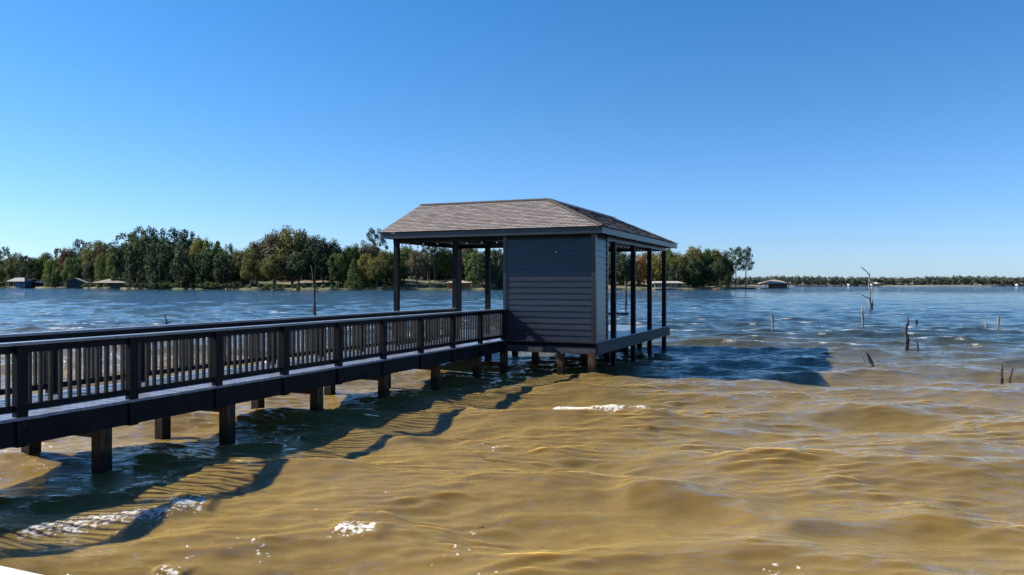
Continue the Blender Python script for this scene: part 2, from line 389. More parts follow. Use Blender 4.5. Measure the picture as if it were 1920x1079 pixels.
    for q in ((480, 1024, 26, 26, 8), (325, 1066, 14, 12, 5), (590, 968, 8, 14, 4), (370, 1034, 9, 18, 8), (880, 1045, 16, 30, 14), (900, 1000, 5, 60, 20), (1490, 842, 7, 14, 2), (1250, 925, 6, 10, 6),
              (1350, 745, 12, 70, 3), (1500, 750, 8, 60, 3), (930, 838, 8, 24, 3), (230, 990, 18, 60, 12), (60, 905, 20, 40, 5), (280, 840, 26, 30, 6), (380, 800, 16, 30, 5), (760, 715, 20, 50, 4), (1160, 727, 14, 70, 3), (1450, 1072, 16, 20, 4), (700, 930, 10, 120, 40), (1120, 1000, 6, 60, 20)):
        flecks(*q)
    # whitecaps further out: on the highest crests, denser on the left to paint in sun glint
    crest = Z / (0.02 + 0.055)
    cand = np.nonzero((Rr > 33) & (Rr < 480) & (np.abs(A) < R(42)) & (crest > 0.9))[0]
    wgt = np.where(A[cand] < R(-2), 1.0, 0.42) * spacing[cand] * Rr[cand] * (60 / Rr[cand]) ** 1.45
    pick = rng.choice(cand, 560, replace=False, p=wgt / wgt.sum())
    F2 = foam_glints.reshape(nr, nc); XX = X0.reshape(nr, nc); YY = Y0.reshape(nr, nc)
    for p in pick:
        i, j = divmod(int(p), nc); rr = r[i]
        sx = rng.uniform(0.12, 0.38) * (1 + rr / 160); sy = sx * rng.uniform(0.22, 0.4) + 0.0028 * rr
        di = max(2, int(3 * sy / (spacing[p]))) ; dj = max(3, int(3 * sx / (rr * 0.00121)))
        i0, i1, j0, j1 = max(0, i - di), i + di + 1, max(0, j - dj), j + dj + 1
        g = np.exp(-((XX[i0:i1, j0:j1] - XX[i, j]) / sx) ** 2 - ((YY[i0:i1, j0:j1] - YY[i, j]) / sy) ** 2)
        F2[i0:i1, j0:j1] = np.maximum(F2[i0:i1, j0:j1], g * rng.uniform(0.36, 0.56))
    foam_glints = F2.ravel()
    # sparkling flecks on a few of the near crests
    co = np.stack([X, Y, Z], 1).astype(np.float32)
    me = bpy.data.meshes.new('lake_water')
    me.vertices.add(nr * nc); me.vertices.foreach_set('co', co.ravel())
    ii, jj = np.meshgrid(np.arange(nr - 1), np.arange(nc - 1), indexing='ij')
    a = (ii * nc + jj).ravel(); fc = np.stack([a, a + nc, a + nc + 1, a + 1], 1)[:, ::-1].astype(np.int32)
    # orientation: normals up
    nf = len(fc); me.loops.add(nf * 4); me.polygons.add(nf)
    p0, p1, p2 = co[fc[0, 0]], co[fc[0, 1]], co[fc[0, 2]]
    if np.cross(p1 - p0, p2 - p0)[2] < 0: fc = fc[:, ::-1]
    me.loops.foreach_set('vertex_index', np.ascontiguousarray(fc).ravel())
    me.polygons.foreach_set('loop_start', np.arange(0, nf * 4, 4, dtype=np.int32))
    me.polygons.foreach_set('use_smooth', np.ones(nf, dtype=bool))
    me.update(calc_edges=True)
    at = me.attributes.new('foam_glints', 'FLOAT', 'POINT'); at.data.foreach_set('value', foam_glints.astype(np.float32))
    me.materials.append(M['water'])
    o = bpy.data.objects.new('lake_water', me); C.objects.link(o)
    tag(o, 'wind-ruffled lake, muddy tan near the bank and blue further out', 'water', kind='structure')
build_water()

# ------------------------------------------------------------ land
def interp(x, pts):
    return float(np.interp(x, [p[0] for p in pts], [p[1] for p in pts]))
SHORE = [(-1500, 700), (-300, 640), (0, 600), (110, 560), (170, 500), (260, 440), (480, 388), (600, 378), (940, 392), (1100, 398), (1300, 410), (1400, 420), (1440, 440)]
RISE = [(-1500, 3.5), (200, 3.0), (400, 2.6), (520, 4.2), (700, 5.0), (900, 4.6), (1000, 5.0), (1200, 4.6), (1290, 2.4), (1360, 1.5), (1400, 1.0), (1418, 0.3), (1436, -0.9)]
def land_z(px, s):
    h = interp(px, RISE)
    if s < 0: return -0.4
    bank = 0.75 * min(1, s / 1.5) if h > 0.4 else h * min(1, s / 3)
    q = max(0, min(1, (s - 2) / 60)); q = q * q * (3 - 2 * q)
    return bank - 0.3 * max(0, 1 - s) + max(h, -1.2) * q
def build_land():
    cols = list(np.arange(-1500, -100, 60)) + list(np.arange(-100, 1437, 6)); ss = [-3, 0, 0.7, 1.5, 4, 8, 14, 22, 32, 45, 62, 90, 130, 190, 260]
    b = MB()
    for px in cols:
        D = interp(px, SHORE) + 2.0 * math.sin(px * 0.05) + 1.5 * math.sin(px * 0.13)
        for s in ss:
            Y = D + s
            b.v.append(((px - 960) / F * Y, Y, land_z(px, s) + (0.15 * math.sin(px * 0.21 + s * 0.3) if s > 2 else 0)))
    n = len(ss)
    for i in range(len(cols) - 1):
        for j in range(n - 1):
            b.f.append((i*n + j, (i+1)*n + j, (i+1)*n + j + 1, i*n + j + 1))
    o = b.build('hillside', M['ground'], smooth=True)
    tag(o, 'grassy wooded point across the water', 'land', kind='structure')
    b = MB(); cols = list(np.arange(1290, 2700, 12)); ss = [(-4, -0.4), (0, 0.1), (3, 1.1), (15, 1.6), (60, 2.5), (200, 6)]
    for px in cols:
        D = 1150 + 14 * math.sin(px * 0.017)
        for s, z in ss:
            b.v.append(((px - 960) / F * (D + s), D + s, z))
    n = len(ss)
    for i in range(len(cols) - 1):
        for j in range(n - 1):
            b.f.append((i*n + j, (i+1)*n + j, (i+1)*n + j + 1, i*n + j + 1))
    tag(b.build('far_shore', M['sand'], smooth=True), 'low sandy far shore at the horizon', 'land', kind='structure')
    # lake bed and ground as one sheet to the horizon
    b = MB(); b.quad((-5000, -5000, -3.0), (5000, -5000, -3.0), (5000, 5000, -3.0), (-5000, 5000, -3.0))
    tag(b.build('ground', M['sand']), 'lake bed and ground below the water', 'ground', kind='structure')
build_land()

# ------------------------------------------------------------ the boathouse frame of reference
TH = R(-23.26)
OX, OY = -0.22, 23.0         # where the walkway meets the boathouse, local (w, t) = (0, 0)
DECK = 0.909

# near bank: seawall and lawn, behind and left of the camera
sw = empty('seawall', (OX, OY, 0), TH)
tag(sw, 'pale concrete seawall cap at the bottom left corner', 'seawall')
b = MB()
for k in range(24): b.box(-30 + k*3.0, -30 + k*3.0 + 2.992, -18.62, -18.10, 0.80, 0.925)
b.build('cap', M['concrete'], sw)
MB().box(-30, 42, -18.58, -18.16, -2.5, 0.797).build('wall_face', M['concrete'], sw)
b = MB().box(-30, 42, -80, -18.63, -2.4, 0.90); o = b.build('lawn', M['lawn']); o.location = (OX, OY, 0); o.rotation_euler = (0, 0, TH)
tag(o, 'lawn behind the seawall', 'lawn', kind='structure')

# ------------------------------------------------------------ walkway
pier = empty('pier_walkway', (OX, OY, 0), TH)
tag(pier, 'long dark wooden walkway with slatted railings leading out to the boathouse', 'pier')
b = MB(); t0 = -18.06
while t0 < -0.01:
    t1 = min(t0 + 0.137, -0.006); e = random.uniform(-0.006, 0.008); dz = random.uniform(-0.002, 0.002)
    b.box(-1.70 + e, 0.045 + e, t0, t1, DECK - 0.038 + dz, DECK + dz); t0 += 0.1445
b.build('deck_boards', M['deck'], pier)
for nm, x0, x1 in (('fascia_board', -0.05, 0.0), ('fascia_board', -1.67, -1.62)):
    MB().box(x0, x1, -18.06, -0.01, 0.56, 0.868).build(nm, M['paint'], pier)
b = MB()
for k in range(3): b.box(-1.25 + k*0.4, -1.21 + k*0.4, -18.0, -0.05, 0.62, 0.866)
b.build('joists', M['rim'], pier)
SP = 1.625
for side, s in (('near', 1), ('far', -1)):
    def lx(a, c):   # offsets from the edge, outward positive
        return (a, c) if s == 1 else (-1.67 - c, -1.67 - a)
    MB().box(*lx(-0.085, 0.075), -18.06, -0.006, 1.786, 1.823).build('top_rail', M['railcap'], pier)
    MB().box(*lx(-0.05, -0.008), -18.05, -0.01, 1.69, 1.7845).build('upper_rail', M['paint'], pier)
    MB().box(*lx(-0.05, -0.008), -18.05, -0.01, 0.975, 1.055).build('lower_rail', M['paint'], pier)
posts = [-0.075] + [-SP * k for k in range(1, 12)]
pm = {}
for s in (1, -1):
    for t in posts:
        a, c = (-0.06, 0.037) if s == 1 else (-1.67 - 0.037, -1.67 + 0.06)
        o = MB().box(a, c, -0.07, 0.07, 0.545, 1.784).build('railing_post', M['paint'], pier); o.location = (0, t, 0)
bolt = MB().tube([(0.036, 0, 0), (0.052, 0, 0)], [0.012, 0.010], 8).mesh('bolt', M['rim'])
for t in posts:
    for z in (0.64, 0.80):
        o = bpy.data.objects.new('bolt', bolt); C.objects.link(o); o.parent = pier; o.location = (0, t + .02, z)
bal = [MB().box(-0.048, -0.010, -0.020, 0.020, 1.0, 1.75).mesh('baluster', M['baluster'])]
rest = MB(); cnt = 0
todo = []
for k in range(11):
    for j in range(1, 12):
        todo.append((k, -SP * k - j * SP / 12))
for k, t in sorted(todo, key=lambda q: -q[0]):
    if k <= 9 and cnt < 100 and t > -17.0:
        o = bpy.data.objects.new('baluster', bal[0]); C.objects.link(o); o.parent = pier; o.location = (0, t + random.uniform(-.006, .006), 0); cnt += 1
    else: rest.box(-0.048, -0.010, t - 0.02, t + 0.02, 1.0, 1.75)
for k, t in todo: rest.box(-1.67 + 0.010, -1.67 + 0.048, t - 0.02, t + 0.02, 1.0, 1.75)
o = rest.build('balusters', M['baluster'], pier); o['kind'] = 'stuff'
pile = MB().box(-0.09, 0.09, -0.09, 0.09, -2.6, 0.56).mesh('piling', M['piling'])
for k in range(8):
    for w in (-0.12, -1.55):
        o = bpy.data.objects.new('piling', pile); C.objects.link(o); o.parent = pier
        o.location = (w, -1.6 - 2.36 * k, 0); o.rotation_euler = (0, 0, random.uniform(-.04, .04))
for k in range(8): MB().box(-1.6, -0.06, -1.55 - 2.36*k, -1.51 - 2.36*k, 0.40, 0.555).build('cross_beam', M['rim'], pier)

# ------------------------------------------------------------ boathouse
bh = empty('boathouse', (OX, OY, 0), TH)
tag(bh, 'charcoal boathouse on stilts with a brown shingle roof at the end of the walkway', 'boathouse')
E_, RG = EYE + 1.605, EYE + 2.69
W0, W1, T0, T1 = -4.1, 3.1, -0.35, 9.9
WM, TM = 0.54, 2.21           # ridge lines
WI, TB = -2.02, 4.77          # inner eave corner
def roof_plane(bm, uvs, A, B, Cc, D, n=20):
    A, B, Cc, D = map(Vector, (A, B, Cc, D))
    nrm = (B - A).cross(D - A).normalized(); nrm = nrm if nrm.z > 0 else -nrm
    ax = (B - A).normalized()
    sl = ((D - A) - ax * (D - A).dot(ax)).length
    pt = lambda P, Q, f: P.lerp(Q, f)
    for k in range(n):
        f0, f1 = k / n, (k + 1) / n
        l0, r0, l1, r1 = pt(A, D, f0), pt(B, Cc, f0), pt(A, D, f1), pt(B, Cc, f1)
        up = nrm * 0.017; lo = nrm * 0.003
        segs = 24
        for q in range(segs):
            g0, g1 = q / segs, (q + 1) / segs
            j0 = up * (1 + random.uniform(-.25, .25))
            P = [l0.lerp(r0, g0) + j0, l0.lerp(r0, g1) + j0, l1.lerp(r1, g1) + lo, l1.lerp(r1, g0) + lo]
            bm.quad(*P)
            uvs.append([((p - A).dot(ax), v) for p, v in zip(P, (f0*sl, f0*sl, f1*sl, f1*sl))])
            Pd = [l0.lerp(r0, g0) - nrm*0.02, l0.lerp(r0, g1) - nrm*0.02, l0.lerp(r0, g1) + j0, l0.lerp(r0, g0) + j0]
            bm.quad(*Pd); uvs.append([((p - A).dot(ax), f0*sl) for p in Pd])
bm = MB(); uvs = []
roof_plane(bm, uvs, (W0, T0, E_), (W1, T0, E_), (WM, TM, RG), (W0, TM, RG))
roof_plane(bm, uvs, (W1, T0, E_), (W1, T1, E_), (WM, T1, RG), (WM, TM, RG))
roof_plane(bm, uvs, (WI, T1, E_), (WI, TB, E_), (WM, TM, RG), (WM, T1, RG))
roof_plane(bm, uvs, (WI, TB, E_), (W0, TB, E_), (W0, TM, RG), (WM, TM, RG))
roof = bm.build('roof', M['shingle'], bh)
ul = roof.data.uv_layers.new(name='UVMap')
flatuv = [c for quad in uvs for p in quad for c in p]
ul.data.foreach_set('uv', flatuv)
# hip and ridge caps: overlapping short pieces
def cap_line(a, b_, name):
    a = Vector(a); b_ = Vector(b_); L = (b_ - a).length; n = int(L / 0.14); m = MB(); d = (b_ - a) / n
    side = d.cross(Vector((0,0,1))).normalized()
    for k in range(n):
        p = a + d * k; q = p + d * 1.15
        m.quad(p + side*0.10 + Vector((0,0,-0.016)), p + Vector((0,0,0.035)), q + Vector((0,0,0.020)), q + side*0.10 + Vector((0,0,-0.032)))
        m.quad(p + Vector((0,0,0.035)), p - side*0.10 + Vector((0,0,-0.016)), q - side*0.10 + Vector((0,0,-0.032)), q + Vector((0,0,0.020)))
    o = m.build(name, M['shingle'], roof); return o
up = Vector((0, 0, 0.02))
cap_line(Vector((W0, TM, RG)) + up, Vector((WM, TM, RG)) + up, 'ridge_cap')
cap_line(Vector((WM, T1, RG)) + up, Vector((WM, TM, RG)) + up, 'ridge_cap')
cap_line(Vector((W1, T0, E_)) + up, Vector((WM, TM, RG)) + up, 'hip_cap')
# fascia all round and rake boards on the two gables
fz0, fz1 = E_ - 0.19, E_ - 0.022
b = MB()
b.box(W0 + .03, W1 - .03, T0 + .03, T0 + .06, fz0, fz1)
b.build('fascia', M['fascia'], bh)
MB().box(W1 - .06, W1 - .03, T0 + .062, T1 - .03, fz0, fz1).build('fascia', M['fascia'], bh)
b = MB()
b.box(WI + .03, WI + .06, TB + .062, T1 - .03, fz0, fz1)
b.box(W0 + .03, WI + .06, TB - .06, TB - .03, fz0, fz1)
b.build('fascia', M['fascia'], bh)
def rake(pts):
    m = MB()
    for (p, q) in pts: m.beam(p, q, 0.03, 0.17)
    m.build('rake_board', M['fascia'], bh)
dz = Vector((0, 0, -0.115))
rake([(Vector((W0+.045, T0+.06, E_))+dz, Vector((W0+.045, TM, RG))+dz), (Vector((W0+.045, TB-.06, E_))+dz, Vector((W0+.045, TM, RG))+dz)])
rake([(Vector((W1-.06, T1-.045, E_))+dz, Vector((WM, T1-.045, RG))+dz), (Vector((WI+.06, T1-.045, E_))+dz, Vector((WM, T1-.045, RG))+dz)])
# gable walls
def tri(m, pts, off):
    p = [Vector(q) for q in pts]; o = Vector(off)
    m.quad(*p); m.quad(*[q + o for q in p][::-1])
m = MB(); tri(m, ((-3.85, 0.05, E_-.05), (-3.85, 4.4, E_-.05), (-3.85, TM, RG-.10)), (0.05, 0, 0)); m.build('gable', M['siding'], bh)
m = MB(); tri(m, ((2.75, 9.42, E_-.05), (-1.67, 9.42, E_-.05), (WM, 9.42, RG-.10)), (0, -0.05, 0)); m.build('gable', M['siding'], bh)
# soffit / ceiling
b = MB()
b.box(W0 + .065, W1 - .065, T0 + .065, TB - .065, fz0 + 0.012, fz0 + 0.03)
b.box(WI + .065, W1 - .065, TB - .064, T1 - .065, fz0 + 0.012, fz0 + 0.03)
b.build('soffit', M['paint'], bh)
# header beams
bz0, bz1 = EYE + 1.30, fz0 + 0.010
b = MB()
b.box(-3.80, 2.74, 0.0, 0.09, bz0, bz1)
b.box(-3.80, -1.55, 4.37, 4.46, bz0, bz1)
b.box(-3.80, -3.71, 0.092, 4.368, bz0, bz1)
b.box(-1.66, -1.57, 0.092, 9.30, bz0 + .01, bz1)
b.box(-1.66, 2.74, 9.305, 9.40, bz0, bz1)
b.build('header_beam', M['paint'], bh)
MB().box(2.655, 2.752, 1.30, 9.30, bz0, bz1).build('header_beam', M['fascia'], bh)
def post(w, t, z0=-2.6, s=0.145):
    MB().box(w - s/2, w + s/2, t - s/2, t + s/2, z0, bz0 + .004).build('post', M['paint'], bh)
for (w, t) in ((-3.72, 0.08), (-3.72, 4.34), (-1.66, 0.08), (-1.66, 2.40), (-1.66, 4.55), (-1.66, 6.9), (-1.66, 9.22)):
    post(w, t, DECK + .001)
for t in (2.10, 4.48, 6.80, 9.20): post(2.70, t, -2.6)
# deck and rim
b = MB(); t0 = 0.0
while t0 < 9.38:
    x0 = -3.80 if t0 < 4.4 else -1.75
    b.box(x0, 2.80, t0 + .003, t0 + 0.137, DECK - .038, DECK); t0 += 0.1445
b.build('deck_boards', M['deck'], bh)
MB().box(2.78, 2.865, 0.02, 9.50, 0.56, 0.868).build('rim_beam', M['rim'], bh)
MB().box(-3.78, 2.775, 0.04, 0.10, 0.77, 0.867).build('rim_joist', M['paint'], bh)
b = MB(); b.box(-1.60, 2.778, -0.01, 0.16, 0.575, 0.766); b.build('front_beam', M['rim'], bh)
b = MB()
for t in (2.3, 4.7, 7.0): b.box(-3.7 if t < 4.5 else -1.7, 2.62, t + .10, t + .16, 0.60, 0.866)
b.box(-1.75, 2.775, 9.30, 9.36, 0.60, 0.866); b.box(-3.8, -3.74, 0.11, 4.3, 0.6, 0.866)
b.build('floor_beams', M['rim'], bh)
for w, t in ((-0.05, 0.06), (1.73, 0.07), (2.66, 0.07), (1.72, 2.3), (0.10, 2.2), (1.66, 4.95), (1.66, 7.4), (1.72, 9.25), (-1.6, 2.3), (-3.7, 0.07), (-3.7, 2.3), (-3.7, 4.3), (-1.66, 4.7), (-1.66, 7.0), (-1.66, 9.2), (0.1, 4.7), (0.1, 7.0), (0.1, 9.2)):
    o = bpy.data.objects.new('piling', pile); C.objects.link(o); o.parent = bh; o.location = (w, t, 0.014)
# siding walls: lap boards, corner trims, drip cap
def lap_wall(name, p, q, z0, z1, outward, exp=0.172, thick=0.05, mat='siding'):
    """wall from p to q (w,t), boards lap outward"""
    p = Vector((*p, 0)); q = Vector((*q, 0)); o = Vector((*outward, 0)); m = MB(); z = z0
    while z < z1 - 0.01:
        zt = min(z + exp, z1); a = o * 0.020; c = o * 0.001; i = -o * thick
        up_, dn = Vector((0,0,zt)), Vector((0,0,z))
        m.quad(p + a + dn, q + a + dn, q + c + up_, p + c + up_)
        m.quad(p + a + dn, p + i + dn, q + i + dn, q + a + dn)
        z = zt
    zb, zt_ = Vector((0,0,z0)), Vector((0,0,z1)); i = -o * thick
    m.quad(p + i + zb, p + i + zt_, q + i + zt_, q + i + zb)
    m.quad(p + zb, p + zt_, p + i + zt_, p + i + zb); m.quad(q + zb, q + i + zb, q + i + zt_, q + zt_)
    return m.build(name, M[mat], bh)
ZW0, ZW1 = DECK + 0.004, bz0 + 0.08
lap_wall('siding_wall', (0.08, -0.005), (2.66, -0.005), ZW0, bz1 + .0, (0, -1))
lap_wall('siding_wall', (2.755, 0.10), (2.755, 1.15), ZW0, bz1 + .0, (1, 0))
lap_wall('siding_wall', (0.10, 1.20), (2.66, 1.20), ZW0, bz0, (0, 1))
lap_wall('siding_wall', (0.0, 0.10), (0.0, 1.15), ZW0, bz0, (-1, 0))
MB().box(-0.03, 0.078, -0.036, 0.05, 0.56, bz1).build('corner_trim', M['siding'], bh)
MB().box(2.662, 2.762, -0.036, -0.002, ZW0, bz1).build('corner_trim', M['siding'], bh)
MB().box(2.757, 2.792, -0.033, 0.098, ZW0, bz1).build('corner_trim', M['siding'], bh)
MB().box(2.69, 2.790, 1.152, 1.235, ZW0, bz1).build('corner_trim', M['siding'], bh)
MB().box(-0.03, 0.05, 1.152, 1.235, ZW0, bz0).build('corner_trim', M['siding'], bh)
b = MB(); b.box(-0.01, 2.80, -0.055, -0.038, DECK - .015, DECK + .012); b.box(-0.01, 2.80, -0.038, 0.0, DECK - .014, DECK + .002)
b.build('drip_cap', M['fascia'], bh)
# small wall hook
lm = empty('hook', (0,0,0)); lm.parent = bh
bpy.data.objects.remove(lm)
MB().tube([(1.62, -0.02, EYE + .93), (1.62, -0.06, EYE + .93)], [0.03, 0.02], 8).build('wall_fixture', M['metal'], bh)

# string lights hung under the beams
sl_ = empty('string_lights', (OX, OY, 0), TH)
tag(sl_, 'string of small clear bulbs hanging under the boathouse eaves', 'string lights')
bulb = MB().tube([(0,0,0.0), (0,0,-.02), (0,0,-.035), (0,0,-.055), (0,0,-.07)], [0.006, 0.02, 0.030, 0.024, 0.006], 8).mesh('bulb', M['bulb'], True)
sock = MB().tube([(0,0,0.055), (0,0,0.0)], [0.014, 0.016], 6).mesh('socket', M['black'])
cord = MB(); zc = bz0 + 0.01
def run(a, b_, n, drop=0.05):
    a = Vector(a); b_ = Vector(b_); P = []
    for k in range(n + 1):
        p = a.lerp(b_, k / n) + Vector((0, 0, -drop * (0.6 + 0.4 * (k % 2)))); P.append(p)
        o = bpy.data.objects.new('bulb', bulb); C.objects.link(o); o.parent = sl_; o.location = p + Vector((0,0,-.05))
        s_ = bpy.data.objects.new('socket', sock); C.objects.link(s_); s_.parent = o
    cord.tube(P, [0.006] * len(P), 5)
run((-3.3, 0.13, zc + .03), (-0.3, 0.13, zc + .03), 6, 0.0)
run((-3.66, 0.3, zc), (-3.66, 4.2, zc), 8, 0.02)
run((2.60, 1.5, zc), (2.60, 9.1, zc), 17, 0.02)
cord.build('cord', M['black'], sl_)

# ------------------------------------------------------------ dead trees and stumps standing in the water
def snag(name, label, cat, D, lines, mat, group=None):
    """lines: list of (points in photo pixels, radii in pixels)"""
    base = lines[0][0][0]; o0 = pw(base[0], base[1], D)
    root = empty(name, (o0.x, D, 0)); tag(root, label, cat, group)
    for i, (pts, rad) in enumerate(lines):
        m = MB(); P = []
        pts2 = list(pts)
        for j, (x, y) in enumerate(pts2):
            q = pw(x, y, D); P.append(q - Vector((o0.x, D, 0)) + Vector((0, (j * 0.13 * (1 if i % 2 else -1)) * (0 if i == 0 else 1), 0)))
        rad = [r_ * .85 for r_ in rad]
        if i: rad = [max(.8, r_) for r_ in rad]
        if i == 0: P = [P[0] + Vector((0, 0, -P[0].z - 1.2))] + P; rad = [rad[0]] + list(rad)
        # refine
        Q = []; RR = []
        for k in range(len(P) - 1):
            for f in (0, .33, .66):
                Q.append(P[k].lerp(P[k+1], f) + Vector([random.uniform(-1,1) * rad[k] / F * D * 0.25 for _ in range(3)])); RR.append((rad[k] * (1-f) + rad[k+1] * f) / F * D * random.uniform(.85, 1.15))
        Q.append(P[-1]); RR.append(rad[-1] / F * D)
        m.tube(Q, RR, 8, 0.15); m.build('trunk' if i == 0 else 'branch', mat, root)
    return root
snag('dead_tree', 'thin bare dead tree rising from the water behind the walkway railing', 'dead tree', 58,
     [([(591, 597), (590, 560), (589, 530), (587, 525)], [3.0, 2.4, 1.8, 1.6]),
      ([(587, 526), (585, 515), (583, 505), (580, 497)], [1.3, 1.0, .7, .4]),
      ([(589, 525), (591, 514), (593, 500), (592, 492)], [1.2, .9, .6, .3]),
      ([(591, 550), (595, 543)], [.9, .4]), ([(590, 574), (595, 568)], [.8, .3]),
      ([(589, 592), (586, 588), (586, 576)], [1.1, .8, .4]), ([(588, 527), (583, 524), (582, 513)], [.9, .7, .3])], M['darksnag'])
snag('stump', 'small jagged stub just above the left railing', 'stump', 46,
     [([(313, 612), (312, 602), (309, 590)], [2.2, 1.8, .8]), ([(313, 606), (318, 605)], [1.2, .6]), ([(312, 607), (306, 606)], [1.0, .5])], M['darksnag'])
snag('dead_tree', 'tall bleached dead tree with stubby branches in open water', 'dead tree', 80,
     [([(1633, 580), (1631, 560), (1630, 535), (1630, 513)], [3.4, 2.4, 1.9, 1.2]),
      ([(1630, 516), (1624, 508), (1617, 501)], [1.3, .9, .3]), ([(1631, 533), (1625, 527), (1618, 522)], [1.4, 1.0, .3]),
      ([(1631, 532), (1638, 527)], [.9, .3]), ([(1630, 545), (1623, 540)], [1.0, .4]), ([(1631, 551), (1636, 548)], [.9, .4]),
      ([(1631, 560), (1622, 557), (1613, 553)], [1.5, 1.0, .3]), ([(1635, 580), (1637, 570), (1637, 560)], [2.2, 1.6, .6])], M['snag'])
G = 'broken stumps standing in the lake'
snag('stump', 'slim upright stump left of the bleached dead tree, tall and forked at top', 'stump', 46,
     [([(1618.5, 614), (1618, 600), (1617, 588), (1617, 578)], [2.4, 2.0, 2.6, 1.6])], M['snag'], G)
snag('stump', 'short stub beside the slim upright stump, nearest the bleached dead tree on its left', 'stump', 44,
     [([(1601, 619), (1600.5, 612), (1600, 605)], [1.9, 1.6, .7])], M['snag'], G)
snag('stump', 'thickest split stump with a jagged top, in the middle of the stump field', 'stump', 30.5,
     [([(1700, 656), (1700, 640), (1699, 622), (1700, 608)], [5.0, 4.4, 3.6, 2.4]), ([(1697, 616), (1694, 613)], [1.6, .6]), ([(1700, 610), (1702, 602)], [1.8, .8])], M['darksnag'], G)
snag('stump', 'thin stub showing just above the thickest split stump', 'stump', 50,
     [([(1703, 608), (1702, 600), (1703, 593)], [2.0, 1.6, .8])], M['darksnag'], G)
snag('stump', 'low dark stub right of the thickest split stump, far behind', 'stump', 50,
     [([(1719, 608), (1718, 600)], [3.0, 1.8]), ([(1720, 606), (1723, 600)], [1.0, .5])], M['darksnag'], G)
snag('stump', 'thin curved stump close on the right of the thickest split stump', 'stump', 30.2,
     [([(1721, 657), (1721, 645), (1718, 635)], [2.4, 1.8, .6])], M['darksnag'], G)
snag('stump', 'black stump leaning left near the dark shadow patch', 'stump', 25,
     [([(1635, 682), (1630, 672), (1625, 662)], [3.8, 3.2, 1.5])], M['darksnag'], G)
snag('stump', 'thin leaning stick beside the black leaning stump', 'stump', 25.6,
     [([(1623, 681), (1618, 670)], [1.2, .6])], M['darksnag'], G)
snag('stump', 'short pale stump, left of the pair near the right edge', 'stump', 42.5,
     [([(1850, 622), (1849, 612), (1848, 604)], [2.8, 2.6, 1.0])], M['snag'], G)
snag('stump', 'crooked pale stump with a knobbed head near the right edge', 'stump', 42.7,
     [([(1870, 621), (1872, 610), (1872, 599), (1873, 591)], [2.6, 2.0, 3.0, 1.2])], M['snag'], G)
snag('stump', 'nearest upright stump at the lower right, left one of two', 'stump', 21.2,
     [([(1878, 710), (1879, 697), (1880, 684)], [3.8, 3.0, 1.2])], M['darksnag'], G)
snag('stump', 'short dark stump tilting right at the lower right edge', 'stump', 21.3,
     [([(1894, 709), (1897, 698), (1899, 689)], [3.0, 2.6, 1.4])], M['darksnag'], G)
snag('stump', 'upright forked stump alone in the water right of the boathouse', 'stump', 43,
     [([(1449, 621), (1449, 605), (1448, 595), (1446, 587)], [2.8, 2.2, 2.2, 1.0]), ([(1449, 596), (1450, 590)], [1.3, .6])], M['snag'], G)
snag('stump', 'tiny stub left of the lone forked stump', 'stump', 52,
     [([(1422, 607), (1421, 600)], [1.8, .8])], M['darksnag'], G)
snag('stump', 'tiny stub between the lone forked stump and the bleached dead tree', 'stump', 46,
     [([(1537, 615), (1536, 608)], [1.5, .7])], M['darksnag'], G)
snag('stump', 'tiny low stub in the water left of the lone forked stump, lower down', 'stump', 40,
     [([(1394, 629), (1394, 624)], [1.6, .8])], M['darksnag'], G)
# old piling and plank beyond the boathouse
o = snag('old_piling', 'dark round piling standing alone behind the boathouse posts', 'piling', 72, [([(1173, 587), (1173.5, 560), (1174, 528)], [2.3, 2.3, 2.6])], M['darksnag'])
q = pw(1152, 590, 66)
o = MB().box(-1.6, 1.2, -0.1, 0.1, -0.1, 0.12).build('floating_timber', M['rim']); o.location = (q.x, 66, 0.05); tag(o, 'long grey timber floating behind the boathouse deck', 'timber')

# small twig drifting in the foreground
q = pw(904, 1001, F * EYE / (1001 - HOR))
m = MB(); m.tube([(-.05, 0, .03), (0, .01, .04), (.05, -.005, .03)], [.004, .005, .002], 5); m.tube([(0, .01, .04), (.012, .03, .06)], [.004, .002], 5)
o = m.build('twig', M['darksnag']); o.location = (q.x, q.y, 0.02); tag(o, 'small brown twig floating on the muddy water in front', 'twig')

